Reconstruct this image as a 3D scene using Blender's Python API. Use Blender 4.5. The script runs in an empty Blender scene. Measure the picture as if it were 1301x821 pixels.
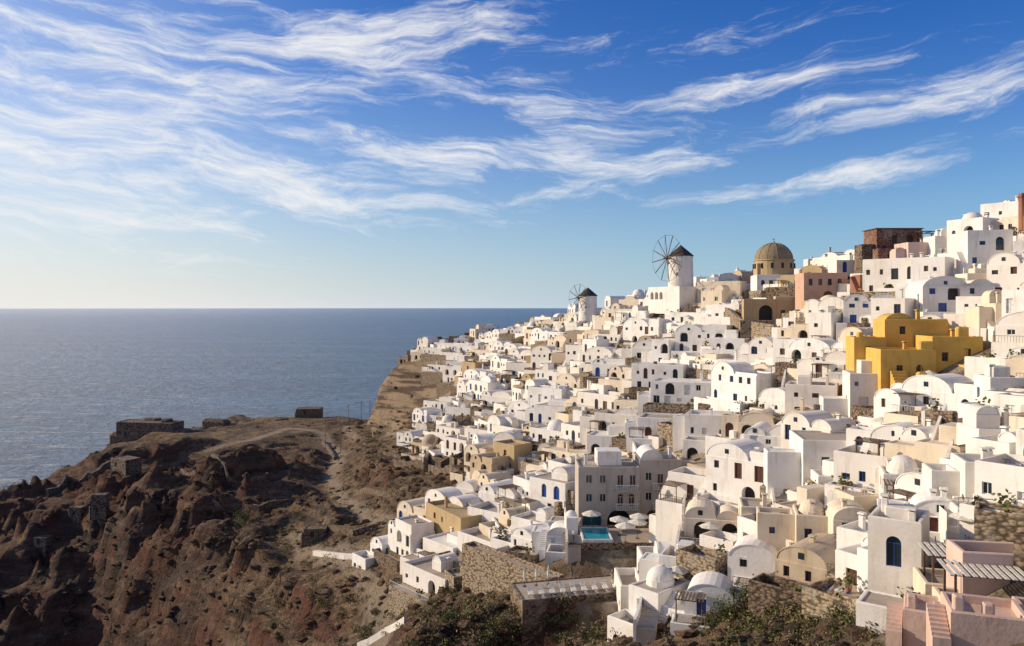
import bpy, math, random, bmesh
import numpy as np
from mathutils import Vector, Matrix
R=random.Random(7); np.random.seed(3)
H0=115.0          # eye height above the sea
F=1000.0
def W(px,py,d): return ((px-650.5)/F*d, d, H0-(py-389.0)/F*d)
# ------------------------------------------------------------ terrain control points (image pixel x, image pixel y, assumed depth)
S=[(1300,300,140),(1220,330,150),(1150,335,165),(1060,348,185),(985,368,200),(920,385,215),(860,380,225),(800,400,250),(745,405,290),
(690,412,340),(640,428,380),(590,434,400),(550,440,395),(530,446,382),(522,456,372),(500,466,365),(484,478,356),(530,462,350),(560,464,340),(466,538,350),(492,545,335),(530,550,320),
(465,532,372),(480,530,388),(500,525,398),(518,520,404),
(440,524,385),(380,532,390),(300,524,400),(265,542,370),(180,552,350),(145,582,330),(60,617,300),(0,644,275),(-200,710,240),
(400,570,300),(300,600,280),(200,625,270),(100,655,240),(230,640,240),(330,680,200),
(400,780,145),(430,640,215),(450,600,240),(480,700,160),(530,780,120),(540,620,195),(590,560,235),(570,520,270),(600,480,300),(640,470,290),(650,520,240),
(610,650,160),(560,690,150),(600,740,122),(700,760,100),(680,620,160),(760,560,165),(700,500,215),(760,450,220),
(820,430,215),(850,500,170),(900,440,185),(950,480,160),(960,420,180),(1000,540,125),(900,590,125),(850,740,90),(800,821,80),
(700,821,88),(620,821,100),(950,720,85),(930,821,70),(1020,640,95),(1060,740,75),(1060,821,60),(1100,600,92),(1100,540,110),(1100,460,125),
(1050,420,150),(1160,400,135),(1180,520,100),(1250,460,105),(1290,520,85),(1260,400,125),(1290,350,135),(1200,620,78),(1290,620,66),
(1200,720,62),(1290,740,52),(1200,821,50),(1300,821,43),(1500,290,125),(1500,500,75),(1500,821,38),
(450,950,90),(700,950,60),
(-100,715,225),(0,700,222),(60,690,225),(110,676,228),(170,690,215),(215,668,222),(250,716,190),(300,735,175),(330,790,150),
(-100,900,185),(0,860,196),(60,850,200),(110,850,204),(165,840,195),(200,845,190),(240,850,172),(290,860,155)]
pts=[W(*s) for s in S]
def ext(px,d,z): pts.append(((px-650.5)/F*d,d,H0+z))
for px,d,z in [(1300,190,12),(1220,195,9),(1150,210,8),(1060,230,7),(985,245,3),(920,260,0),(860,270,-1),(800,300,-6),(745,335,-10)]:
    ext(px,d,z); ext(px,d+90,z-12); ext(px,d+260,z-70)
for px,d in [(690,385),(640,420),(590,438),(550,425),(520,425),(490,415),(440,425),(380,430),(300,440),(220,405),(150,370),(80,335),(20,310),(-60,285),(-200,275)]:
    ext(px,d,-100 if not 480<px<560 else -75); ext(px,d+40,-125); ext(px,d+180,-135)
for px,d,z in [(0,150,-100),(150,140,-98),(-200,150,-105),(300,120,-80)]: ext(px,d,z)
pts+=[(0,10,97),(30,10,100),(60,30,100),(-40,40,65),(-120,60,25),(-200,100,10),(-260,200,5),(-300,300,-15)]
P3=np.array(pts,float); n=len(P3)
def ker(ax,ay,bx,by): return np.sqrt((ax[:,None]-bx[None])**2+(ay[:,None]-by[None])**2+1.5)
A=np.zeros((n+3,n+3)); A[:n,:n]=ker(P3[:,0],P3[:,1],P3[:,0],P3[:,1])
Q=np.c_[np.ones(n),P3[:,0]/100,P3[:,1]/100]; A[:n,n:]=Q; A[n:,:n]=Q.T
A[:n,:n]-=np.eye(n)*0.6
sol=np.linalg.solve(A,np.r_[P3[:,2],0,0,0])
def rbf(x,y):
    out=np.empty(len(x))
    for i in range(0,len(x),20000):
        a=x[i:i+20000]; b=y[i:i+20000]
        out[i:i+20000]=ker(a,b,P3[:,0],P3[:,1])@sol[:n]+sol[n]+sol[n+1]*a/100+sol[n+2]*b/100
    return out
perm=np.random.rand(256,256)
def vn(x,y):
    xi=np.floor(x).astype(int); yi=np.floor(y).astype(int); fx=x-xi; fy=y-yi
    fx=fx**3*(fx*(fx*6-15)+10); fy=fy**3*(fy*(fy*6-15)+10)
    g=lambda i,j: perm[i%256,j%256]
    return (g(xi,yi)*(1-fx)+g(xi+1,yi)*fx)*(1-fy)+(g(xi,yi+1)*(1-fx)+g(xi+1,yi+1)*fx)*fy
def fbm(x,y,o=5,ridge=False,gain=.5):
    s=0;a=1;t=0
    for k in range(o):
        c,d=math.cos(k*.9),math.sin(k*.9)
        v=vn((x*c-y*d)*2.03**k+k*17.3,(x*d+y*c)*2.03**k+k*9.1)
        if ridge: v=(1-abs(2*v-1))**1.6
        s=s+a*v;t+=a;a*=gain
    return s/t
GX0,GX1,GY0,GY1,ST=-330.,330.,5.,660.,1.2
gx=np.arange(GX0,GX1,ST); gy=np.arange(GY0,GY1,ST); nx,ny=len(gx),len(gy)
X,Y=np.meshgrid(gx,gy); xf=X.ravel(); yf=Y.ravel()
Zb=rbf(xf,yf)
# the promontory under the end of the village is a level-topped bluff with a sheer west face
bx_=xf+3.0*(fbm(xf/14,yf/14,4)-.5)
cap=np.interp(bx_,[-90,-70,-64,-60,-55,-46,-40,-24,-4,13,27,60],[60,61.5,64,79,86.5,90.5,94,96.5,100,106,111,200])
Zb=np.where(yf>316,np.minimum(Zb,cap),Zb)
def make_hit(Z):
    Zg=Z.reshape(ny,nx)
    def hz(x,y):
        a=(np.asarray(x,float)-GX0)/ST; b=(np.asarray(y,float)-GY0)/ST
        a=np.clip(a,0,nx-2); b=np.clip(b,0,ny-2); i=a.astype(int); j=b.astype(int); a=a-i;b=b-j
        return (Zg[j,i]*(1-a)+Zg[j,i+1]*a)*(1-b)+(Zg[j+1,i]*(1-a)+Zg[j+1,i+1]*a)*b
    def hit(px,py):
        ds=np.arange(28,600,.5); x=(px-650.5)/F*ds; z=hz(x,ds); ray=H0-(py-389.)/F*ds
        k=np.where(z>=ray)[0]
        if len(k)==0:
            k=[int(np.argmax((z-ray)/ds))]
        d=ds[k[0]]; return ((px-650.5)/F*d,d,float(hz((px-650.5)/F*d,d)))
    return hz,hit
hz0,hit0=make_hit(Zb)
VP=[(575,440),(600,436),(690,414),(745,407),(860,382),(985,368),(1150,337),(1310,305)]
VPw=[W(575,442,392)[:2],W(600,436,398)[:2]]+[hit0(*p)[:2] for p in VP[2:]]
back=[(x*1.12,y*1.12+6) if i>1 else (x,y) for i,(x,y) in enumerate(VPw)][::-1]
VF=[(1330,700),(1330,840),(1130,840),(1120,785),(1010,740),(950,745),(890,800),(800,812),(700,738),(640,700),(585,745),(520,735),(490,705),(500,680),(560,650),(600,620),(615,575),(560,590),(530,575),(545,530),(600,505),(585,480),(560,466)]
VFw=[(85,60),(70,38)]+[hit0(*p)[:2] for p in VF[1:]]+[W(540,452,375)[:2]]
poly=back+[(110,140),(100,90)]+VFw
def inpoly(x,y,pl):
    x=np.asarray(x,float);y=np.asarray(y,float);c=np.zeros(x.shape,bool)
    for i in range(len(pl)):
        x1,y1=pl[i];x2,y2=pl[i-1]
        if y1==y2: continue
        k=((y1>y)!=(y2>y))&(x<(x2-x1)*(y-y1)/(y2-y1)+x1); c^=k
    return c
def segd(x,y,pl,closed=False):
    best=np.full(x.shape,1e9)
    for i in range(0 if closed else 1,len(pl)):
        x1,y1=pl[i-1];x2,y2=pl[i];dx,dy=x2-x1,y2-y1
        t=np.clip(((x-x1)*dx+(y-y1)*dy)/(dx*dx+dy*dy+1e-9),0,1)
        best=np.minimum(best,np.hypot(x-x1-t*dx,y-y1-t*dy))
    return best
ins=inpoly(xf,yf,poly); de=segd(xf,yf,poly,True)
sd=np.where(ins,-de,de)
out=np.clip((sd+2)/22,0,1); out=out*out*(3-2*out)
near=np.clip((yf-30)/60,0.15,1)
far=np.clip((yf-255)/60,0,1); mid=np.clip((xf+100)/45,0,1)
tip=np.clip((yf-315)/20,0,1)*np.clip((xf+85)/15,0,1)
amp=near*(1-.74*far)*(1-.40*mid)*(1-.8*tip)
wx=xf+26*(fbm(xf/55,yf/55,4)-.5); wy=yf+26*(fbm(xf/55+9,yf/55+4,4)-.5)
ca,sa=math.cos(math.radians(38)),math.sin(math.radians(38))
u_=(wx*ca+wy*sa); v_=(-wx*sa+wy*ca)
gul=fbm(u_/95,v_/34,5,True,.55)
fine=fbm(wx/13,wy/13,5,True,.62)
Z=Zb+out*amp*((gul-.40)*25+(fine-.36)*8)
scarp=np.clip((250-yf)/20,0,1)*np.clip((-55-xf)/25,0,1)
Z=Z+scarp*((fbm(wx/24+3,wy/24,5,True,.6)-.36)*13)
t=Z/8.5+1.5*fbm(xf/70,yf/70,3); fl=np.floor(t); fr=t-fl; fr2=np.clip((fr-.32)/.36,0,1); fr2=fr2*fr2*(3-2*fr2)
Z=Z+out*.5*(1-.5*far)*(1-.8*tip)*((fl+fr2)-t)*8.5
t=Z/2.6+1.0*fbm(xf/20,yf/20,2); fl=np.floor(t); fr=t-fl; fr2=np.clip((fr-.3)/.4,0,1)
Z=Z+out*.45*((fl+fr2)-t)*2.6+out*near*(1-.5*far)*(fbm(xf/4,yf/4,4,False,.7)-.5)*2.2
Z=np.where(yf>316,np.minimum(Z,cap+.8*(fbm(xf/5,yf/5,3)-.5)),Z)
Z=Z-tip*np.clip(out*1.5,0,1)*np.clip((-50-xf)/6,0,1)*fbm(xf/7,yf/7,4,True)*4.5
pathl=[[(368,545),(412,552),(432,580),(420,610),(438,640)],[(375,680),(390,700),(440,716),(470,745),(490,790),(480,830)],[(385,705),(430,700),(490,706)],[(440,545),(500,552),(530,556)],[(438,640),(470,660),(520,668)],[(368,545),(320,560),(260,575)]]
pd=np.full(xf.shape,1e9)
for p in pathl:
    q=[hit0(*q_)[:2] for q_ in p]; pd=np.minimum(pd,segd(xf,yf,q))
pw=np.clip(1-(pd-2.2)/9,0,1); pw=pw*pw*(3-2*pw)
Z=Z*(1-pw)+(Zb+.3)*pw
pdn=pd+1.2*(fbm(xf/5,yf/5,3)-.5)
path=np.clip(1-(pdn-1.6)/1.0,0,1)*.95
PADS=[(800,672,126,-10,10,-3,9,6,1.5),(782,692,112,-8,7.5,-1,10,12,4.5),(738,757,98,-9,8,-1,8,9,6.0)]
for (a,b,d,x0,x1,y0,y1,ap,dr) in PADS:
    cx,cy,cz=W(a,b,d); lx=xf-cx; ly=yf-cy
    m=(lx>x0)&(lx<x1)&(ly>y0)&(ly<y1); Z=np.where(m,np.minimum(Z,cz-.8),Z)
    m=(lx>x0-1)&(lx<x1+1)&(ly<=y0)&(ly>y0-ap); Z=np.where(m,np.minimum(Z,cz-dr-.10*(y0-ly)),Z)
hz,hit=make_hit(Z)
me=bpy.data.meshes.new("terrain")
idx=np.arange(nx*ny).reshape(ny,nx)
fc=np.stack([idx[:-1,:-1],idx[:-1,1:],idx[1:,1:],idx[1:,:-1]],-1).reshape(-1,4)
me.vertices.add(nx*ny); me.vertices.foreach_set("co",np.c_[xf,yf,Z].ravel())
me.loops.add(len(fc)*4); me.loops.foreach_set("vertex_index",fc.ravel().astype(np.int32))
me.polygons.add(len(fc)); me.polygons.foreach_set("loop_start",np.arange(0,len(fc)*4,4,dtype=np.int32)); me.polygons.foreach_set("loop_total",np.full(len(fc),4,dtype=np.int32))
me.update(); me.validate()
for nm,v in [("vil",1-np.clip((sd+3)/5,0,1)),("path",path)]:
    a=me.attributes.new(nm,'FLOAT','POINT'); a.data.foreach_set("value",v.astype(np.float32))
me.polygons.foreach_set("use_smooth",np.ones(len(fc),bool))
terrain=bpy.data.objects.new("hillside_terrain",me); bpy.context.collection.objects.link(terrain)
# ------------------------------------------------------------ materials
MT={}
class NT:
    def __init__(s,name):
        s.m=bpy.data.materials.new(name); s.m.use_nodes=True; s.t=s.m.node_tree; s.b=s.t.nodes["Principled BSDF"]
    def n(s,ty,**k):
        x=s.t.nodes.new(ty)
        for a,b in k.items(): setattr(x,a,b)
        return x
    def l(s,a,b): s.t.links.new(a,b)
    def pos(s): 
        if not hasattr(s,'_p'): s._p=s.n('ShaderNodeNewGeometry')
        return s._p.outputs['Position']
    def noise(s,sc,det=4,scl=None,rough=.55):
        x=s.n('ShaderNodeTexNoise'); x.inputs['Scale'].default_value=sc; x.inputs['Detail'].default_value=det; x.inputs['Roughness'].default_value=rough
        if scl:
            m=s.n('ShaderNodeMapping'); m.inputs['Scale'].default_value=scl; s.l(s.pos(),m.inputs[0]); s.l(m.outputs[0],x.inputs['Vector'])
        else: s.l(s.pos(),x.inputs['Vector'])
        return x.outputs[0]
    def mr(s,v,a,b,c=0,d=1):
        x=s.n('ShaderNodeMapRange'); x.interpolation_type='SMOOTHSTEP'
        for i,q in zip((1,2,3,4),(a,b,c,d)): x.inputs[i].default_value=q
        s.l(v,x.inputs[0]); return x.outputs[0]
    def mix(s,f,a,b,bt='MIX'):
        x=s.n('ShaderNodeMix'); x.data_type='RGBA'; x.blend_type=bt
        if isinstance(f,float): x.inputs[0].default_value=f
        else: s.l(f,x.inputs[0])
        for i,q in ((6,a),(7,b)):
            if isinstance(q,tuple): x.inputs[i].default_value=(*q,1)
            else: s.l(q,x.inputs[i])
        return x.outputs[2]
    def mul(s,a,b,op='MULTIPLY'):
        x=s.n('ShaderNodeMath'); x.operation=op
        for i,q in enumerate((a,b)):
            if isinstance(q,(int,float)): x.inputs[i].default_value=q
            else: s.l(q,x.inputs[i])
        return x.outputs[0]
    def bump(s,v,st,dist):
        x=s.n('ShaderNodeBump'); x.inputs['Strength'].default_value=st; x.inputs['Distance'].default_value=dist
        s.l(v,x.inputs['Height']); s.l(x.outputs[0],s.b.inputs['Normal']); return x
def plaster(k,c,dirt=.45,amt=.55,tint=.36):
    s=NT(k+"_plaster"); c2=tuple(v*f for v,f in zip(c,(.74,.68,.60)))
    n1=s.mr(s.noise(.35,4),.46,.72); n2=s.mr(s.noise(1.6,3,(1,1,.12)),.52,.8)
    oi=s.n('ShaderNodeObjectInfo'); 
    col=s.mix(s.mul(n1,amt),c,c2); col=s.mix(s.mul(n2,dirt),col,tuple(v*.5 for v in c2))
    col=s.mix(s.mul(oi.outputs['Random'],tint),col,tuple(v*f for v,f in zip(c,(.82,.72,.58))))
    s.l(col,s.b.inputs['Base Color']); s.b.inputs['Roughness'].default_value=.85
    s.bump(s.noise(3,4),.4,.07); MT[k]=s.m
def plain(k,c,r=.6,sc=3,var=.3):
    s=NT(k+"_material"); s.l(s.mix(s.mr(s.noise(sc,2),.35,.7),c,tuple(v*(1-var) for v in c)),s.b.inputs['Base Color']); s.b.inputs['Roughness'].default_value=r; MT[k]=s.m; return s
def stone(k,c1,c2,sc=2.2,mortar=(.3,.26,.2)):
    s=NT(k+"_masonry"); v=s.n('ShaderNodeTexVoronoi'); v.inputs['Scale'].default_value=sc
    m=s.n('ShaderNodeMapping'); m.inputs['Scale'].default_value=(1,1,1.7); s.l(s.pos(),m.inputs[0]); s.l(m.outputs[0],v.inputs['Vector'])
    sx=s.n('ShaderNodeSeparateColor'); s.l(v.outputs['Color'],sx.inputs[0])
    col=s.mix(sx.outputs[0],c1,c2); col=s.mix(s.mr(v.outputs['Distance'],.4,.7),col,tuple(q*.35 for q in c1))
    col=s.mix(s.mr(s.noise(.5,4),.5,.75),col,mortar)
    s.l(col,s.b.inputs['Base Color']); s.b.inputs['Roughness'].default_value=.95; bp=s.bump(v.outputs['Distance'],.7,.12); bp.invert=True; MT[k]=s.m
plaster('white',(.83,.81,.78)); plaster('cream',(.74,.65,.52)); plaster('beige',(.52,.42,.30),.5); plaster('yellow',(.68,.43,.10),.4,.55)
plaster('pink',(.60,.38,.29)); plaster('ochre',(.48,.36,.20),.6); plaster('grey',(.48,.44,.39),.5); plaster('pave',(.44,.38,.32),.5,.8)
plaster('paleblue',(.50,.66,.72)); plaster('rosewall',(.66,.49,.42)); plaster('redclay',(.30,.13,.08),.5)
stone('stone',(.30,.22,.14),(.42,.33,.23)); stone('darkstone',(.14,.095,.065),(.25,.18,.12),2.2,(.24,.19,.13)); stone('brick',(.22,.10,.07),(.30,.16,.11),3)
stone('lavastone',(.14,.10,.075),(.22,.16,.115),1.2,(.2,.145,.10))
plain('blue',(.018,.08,.32),.4); plain('teal',(.03,.20,.30),.5); plain('brown',(.11,.035,.022),.5); plain('wood',(.16,.10,.06),.8); plain('green',(.05,.13,.09),.5)
plain('dark',(.015,.015,.02),.5); plain('trimwhite',(.75,.74,.72),.5); plain('canvas',(.74,.70,.62),.8); plain('red',(.5,.06,.04),.8)
plain('thatch',(.05,.045,.045),.9); plain('metal',(.10,.10,.11),.4); plain('roofbrown',(.30,.23,.14),.9)
s=NT('window_glass'); s.b.inputs['Base Color'].default_value=(.02,.03,.04,1); s.b.inputs['Roughness'].default_value=.12; MT['glass']=s.m
s=NT('pool_water'); s.b.inputs['Base Color'].default_value=(.02,.33,.42,1); s.b.inputs['Roughness'].default_value=.06; s.bump(s.noise(2.5,3),.2,.05); MT['pool']=s.m
for k,c1,c2,sc_ in (('leaf',(.05,.07,.018),(.15,.14,.04),1.2),('dryleaf',(.09,.08,.03),(.24,.18,.08),.8)):
    s=NT(k+'_material'); s.l(s.mix(s.mr(s.noise(sc_,3),.35,.65),c1,c2),s.b.inputs['Base Color']); s.b.inputs['Roughness'].default_value=.85; MT[k]=s.m
# terrain
s=NT('volcanic_rock_ground')
n1=s.noise(.025,4); n2=s.noise(.14,6,None,.68); n3=s.noise(.9,6,None,.75); strat=s.noise(.45,5,(.10,.10,1.0),.65)
geo=s._p; sx=s.n('ShaderNodeSeparateXYZ'); s.l(geo.outputs['True Normal'],sx.inputs[0])
steep=s.mr(s.mul(sx.outputs[2],s.mul(s.mul(n2,.35),.175,'SUBTRACT'),'ADD'),.84,.68)
dry=s.mix(s.mr(n2,.40,.60),(.32,.20,.10),(.11,.068,.04))
dry=s.mix(s.mr(n3,.52,.64),dry,(.43,.31,.19)); dry=s.mix(s.mr(n3,.47,.37),dry,(.055,.036,.025))
veg=s.mr(s.noise(.3,6,None,.8),.53,.58); dry=s.mix(s.mul(veg,.85),dry,(.075,.07,.022))
rock=s.mix(s.mr(strat,.42,.58),(.085,.055,.042),(.28,.18,.11)); rock=s.mix(s.mul(s.mr(n1,.46,.56),.8),rock,(.19,.07,.042)); rock=s.mix(s.mr(n3,.5,.62),rock,(.055,.038,.03))
px=s.n('ShaderNodeSeparateXYZ'); s.l(s.pos(),px.inputs[0])
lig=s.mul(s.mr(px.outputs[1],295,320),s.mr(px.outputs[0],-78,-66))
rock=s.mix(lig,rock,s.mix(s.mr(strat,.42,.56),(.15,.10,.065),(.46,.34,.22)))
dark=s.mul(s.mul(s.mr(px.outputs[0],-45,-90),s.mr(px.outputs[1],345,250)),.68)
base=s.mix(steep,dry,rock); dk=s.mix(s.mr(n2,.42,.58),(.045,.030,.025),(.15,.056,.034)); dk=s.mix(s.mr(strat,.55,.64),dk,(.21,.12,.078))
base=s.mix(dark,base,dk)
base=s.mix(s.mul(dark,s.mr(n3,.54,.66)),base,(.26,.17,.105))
pa=s.n('ShaderNodeAttribute',attribute_name="path"); va=s.n('ShaderNodeAttribute',attribute_name="vil")
base=s.mix(s.mul(pa.outputs['Fac'],s.mr(n3,.2,.55,1,.7)),base,(.50,.39,.28))
vc=s.mix(s.mr(s.noise(.3,4),.42,.55),(.52,.44,.34),(.25,.185,.12))
base=s.mix(va.outputs['Fac'],base,vc)
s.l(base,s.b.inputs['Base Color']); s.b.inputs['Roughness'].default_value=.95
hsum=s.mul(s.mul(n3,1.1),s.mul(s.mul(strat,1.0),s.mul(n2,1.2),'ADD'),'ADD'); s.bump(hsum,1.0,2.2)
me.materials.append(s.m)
# sea
s=NT('sea_water'); s.b.inputs['Roughness'].default_value=.28; s.b.inputs['IOR'].default_value=1.33
w1=s.noise(.03,6,(1,1.5,1),.72); w2=s.noise(.22,4,(1,1.4,1),.65); w=s.mul(s.mul(w1,9.0),s.mul(w2,1.8),'ADD'); s.bump(w,1.0,2.6)
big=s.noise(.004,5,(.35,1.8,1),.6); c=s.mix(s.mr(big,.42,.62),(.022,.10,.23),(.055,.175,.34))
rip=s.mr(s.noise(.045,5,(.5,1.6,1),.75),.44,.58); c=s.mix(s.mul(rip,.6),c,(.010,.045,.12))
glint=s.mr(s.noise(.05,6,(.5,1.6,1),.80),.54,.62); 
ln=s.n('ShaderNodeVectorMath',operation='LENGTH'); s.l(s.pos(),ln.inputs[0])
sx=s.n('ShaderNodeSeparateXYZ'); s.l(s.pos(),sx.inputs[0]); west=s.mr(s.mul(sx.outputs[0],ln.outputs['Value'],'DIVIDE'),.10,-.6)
c=s.mix(s.mul(glint,s.mul(s.mul(west,.50),.06,'ADD')),c,(.70,.68,.62))  # sun shimmer painted as pale flecks in the base colour, stronger to the west
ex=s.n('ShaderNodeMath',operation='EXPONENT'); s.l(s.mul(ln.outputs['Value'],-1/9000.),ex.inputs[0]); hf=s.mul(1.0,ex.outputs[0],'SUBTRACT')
c=s.mix(s.mul(hf,s.mul(s.mul(west,.70),.30,'ADD')),c,s.mix(west,(.36,.52,.68),(.86,.85,.84)))  # aerial haze painted into the base colour, paler with distance and westward
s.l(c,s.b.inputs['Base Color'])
sm=bpy.data.meshes.new("sea"); v=[];f=[]
rings=[0,300,700,1500,3000,6000,12000,25000,42000]; N=64
v.append((0,0,0))
for r in rings[1:]:
    for k in range(N): a=2*math.pi*k/N; v.append((r*math.cos(a),r*math.sin(a),0))
for k in range(N): f.append((0,1+k,1+(k+1)%N))
for i in range(len(rings)-2):
    for k in range(N): a=1+i*N; f.append((a+k,a+N+k,a+N+(k+1)%N,a+(k+1)%N))
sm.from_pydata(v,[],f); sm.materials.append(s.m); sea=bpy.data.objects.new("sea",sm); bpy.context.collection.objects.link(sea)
# ------------------------------------------------------------ mesh builder
class MB:
    def __init__(s): s.v=[];s.f=[];s.m=[];s.o=(0,0,0);s.c=1;s.s_=0;s.k=1
    def at(s,x,y,z,ang,k=1):
        t=-math.radians(ang); s.o=(x,y,z); s.c=math.cos(t)*k; s.s_=math.sin(t)*k; s.k=k; return s
    def add(s,vs,fs,m):
        b=len(s.v); ox,oy,oz=s.o
        for x,y,z in vs: s.v.append((ox+x*s.c-y*s.s_,oy+x*s.s_+y*s.c,oz+z*s.k))
        for q in fs: s.f.append(tuple(b+i for i in q)); s.m.append(m)
    def box(s,x0,x1,y0,y1,z0,z1,m):
        s.add([(x0,y0,z0),(x1,y0,z0),(x1,y1,z0),(x0,y1,z0),(x0,y0,z1),(x1,y0,z1),(x1,y1,z1),(x0,y1,z1)],
        [(0,3,2,1),(4,5,6,7),(0,1,5,4),(1,2,6,5),(2,3,7,6),(3,0,4,7)],m)
    def rbox(s,x0,x1,y0,y1,z0,z1,m,c=.1,top=None):
        def ring(i,z): 
            a,b,d,e=x0+i,x1-i,y0+i,y1-i
            return [(a+c,d,z),(b-c,d,z),(b,d+c,z),(b,e-c,z),(b-c,e,z),(a+c,e,z),(a,e-c,z),(a,d+c,z)]
        vs=ring(0,z0)+ring(0,z1-c)+ring(c*.7,z1); fs=[]
        for r in (0,8):
            for k in range(8): fs.append((r+k,r+(k+1)%8,r+8+(k+1)%8,r+8+k))
        s.add(vs,fs,m); s.add(ring(c*.7,z1),[tuple(range(8))],top or m)
    def wall(s,ox,oy,ux,uy,L,z0,z1,ops,m,dep=.24,trim='brown'):
        nx_,ny_=uy,-ux
        P=lambda a,z,o=0:(ox+ux*a-nx_*o,oy+uy*a-ny_*o,z)
        xs=sorted({0,L}|{q for o in ops for q in o[:2]}); zs=sorted({z0,z1}|{q for o in ops for q in o[2:4]})
        for i in range(len(xs)-1):
            for j in range(len(zs)-1):
                cx=(xs[i]+xs[i+1])/2; cz=(zs[j]+zs[j+1])/2
                if any(o[0]<cx<o[1] and o[2]<cz<o[3] for o in ops): continue
                s.add([P(xs[i],zs[j]),P(xs[i+1],zs[j]),P(xs[i+1],zs[j+1]),P(xs[i],zs[j+1])],[(0,1,2,3)],m)
        for o in ops:
            a,b,c,d,arch,pm=o[:6]; r=(b-a)/2; dp=o[6] if len(o)>6 else dep
            if arch and d-c>r:
                K=8; arc=[((a+b)/2-r*math.cos(math.pi*k/K),d-r+r*math.sin(math.pi*k/K)) for k in range(K+1)]
                for k in range(K):
                    cn=(a,d) if k<K/2 else (b,d)
                    s.add([P(*cn),P(*arc[k]),P(*arc[k+1])],[(0,1,2)],m)
                out=[(a,c)]+arc+[(b,c)]
            else: out=[(a,c),(a,d),(b,d),(b,c)]
            for k in range(len(out)):
                p,q=out[k],out[(k+1)%len(out)]
                s.add([P(*p),P(*q),P(*q,dp),P(*p,dp)],[(0,1,2,3)],m)
            s.add([P(*p,dp) for p in out],[tuple(range(len(out)))],pm)
            if dp<.5:
                wd=.07; e=dp-.05
                top=d if not arch else d-r
                for (p,q,g,h) in ((a,a+wd,c,top),(b-wd,b,c,top),(a+wd,b-wd,c,c+wd),(a+wd,b-wd,top-wd,top)):
                    s.add([P(p,g,e),P(q,g,e),P(q,h,e),P(p,h,e)],[(0,1,2,3)],trim)
                if b-a>.6:
                    mm=(a+b)/2; s.add([P(mm-.03,c+wd,e),P(mm+.03,c+wd,e),P(mm+.03,top-wd,e),P(mm-.03,top-wd,e)],[(0,1,2,3)],trim)
    def body(s,x0,x1,y0,y1,zb,h,m,fo=(),lo=(),ro=(),par=.4,trim='brown',roof='pave'):
        w=x1-x0;d=y1-y0; z1=h+par
        s.wall(x0,y0,1,0,w,zb,z1-.07,fo,m,trim=trim); s.wall(x1,y0,0,1,d,zb,z1-.07,ro,m,trim=trim)
        s.wall(x1,y1,-1,0,w,zb,z1-.07,(),m); s.wall(x0,y1,0,-1,d,zb,z1-.07,lo,m,trim=trim)
        def rg(i,z): return [(x0+i,y0+i,z),(x1-i,y0+i,z),(x1-i,y1-i,z),(x0+i,y1-i,z)]
        rs=[rg(0,z1-.07),rg(.07,z1),rg(.26,z1),rg(.3,z1-.05),rg(.3,h)]
        vs=sum(rs,[]); fs=[]
        for r in range(4):
            for k in range(4): fs.append((r*4+k,r*4+(k+1)%4,r*4+4+(k+1)%4,r*4+4+k))
        s.add(vs,fs,m); s.add(rg(.3,h),[(0,1,2,3)],roof)
    def vault(s,x0,x1,y0,y1,z0,rise,m,K=12,win=None):
        cx=(x0+x1)/2; r=(x1-x0)/2; arc=[(cx-r*math.cos(math.pi*k/K),z0+rise*math.sin(math.pi*k/K)) for k in range(K+1)]
        s.add([(a,y0,z) for a,z in arc]+[(a,y1,z) for a,z in arc],[(k,k+1,K+2+k,K+1+k) for k in range(K)],m)
        for y in (y0,y1): s.add([(a,y,z) for a,z in arc],[tuple(range(K+1))],m)
        i2=[(cx-(r+.1)*math.cos(math.pi*k/K),z0+(rise+.1)*math.sin(math.pi*k/K)) for k in range(K+1)]
        s.add([(a,y0-.06,z) for a,z in i2]+[(a,y0+.25,z) for a,z in i2],[(k,k+1,K+2+k,K+1+k) for k in range(K)],m)
        s.add([(a,y0-.06,z) for a,z in arc]+[(a,y0-.06,z) for a,z in i2],[(k,k+1,K+2+k,K+1+k) for k in range(K)],m)
        if win:
            c=z0+rise*.3; q=.28; s.box(cx-q,cx+q,y0-.04,y0+.1,c,c+.6,win)
    def frus(s,cx,cy,z0,z1,r0,r1,m,K=16,cap=True,m2=None):
        vs=[(cx+r0*math.cos(2*math.pi*k/K),cy+r0*math.sin(2*math.pi*k/K),z0) for k in range(K)]+[(cx+r1*math.cos(2*math.pi*k/K),cy+r1*math.sin(2*math.pi*k/K),z1) for k in range(K)]
        s.add(vs,[(k,(k+1)%K,K+(k+1)%K,K+k) for k in range(K)],m)
        if cap: s.add(vs[K:],[tuple(range(K))],m2 or m)
    def dome(s,cx,cy,z0,r,h,m,K=20,J=7):
        for j in range(J):
            a,b=math.pi/2*j/J,math.pi/2*(j+1)/J
            s.frus(cx,cy,z0+h*math.sin(a),z0+h*math.sin(b),r*math.cos(a),max(.01,r*math.cos(b)),m,K,False)
    def beam(s,p,q,w,m):
        p=Vector(p);q=Vector(q);d=(q-p).normalized(); a=d.orthogonal().normalized()*w; b=d.cross(a).normalized()*w
        vs=[tuple(o+x) for o in (p,q) for x in (a+b,a-b,-a-b,-a+b)]
        s.add(vs,[(0,1,2,3),(4,5,6,7)]+[(k,(k+1)%4,4+(k+1)%4,4+k) for k in range(4)],m)
    def obj(s,name):
        me=bpy.data.meshes.new(name); me.from_pydata(s.v,[],s.f)
        ks=list(dict.fromkeys(s.m)); 
        for k in ks: me.materials.append(MT[k])
        me.polygons.foreach_set("material_index",[ks.index(k) for k in s.m])
        o=bpy.data.objects.new(name,me); bpy.context.collection.objects.link(o); return o
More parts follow.
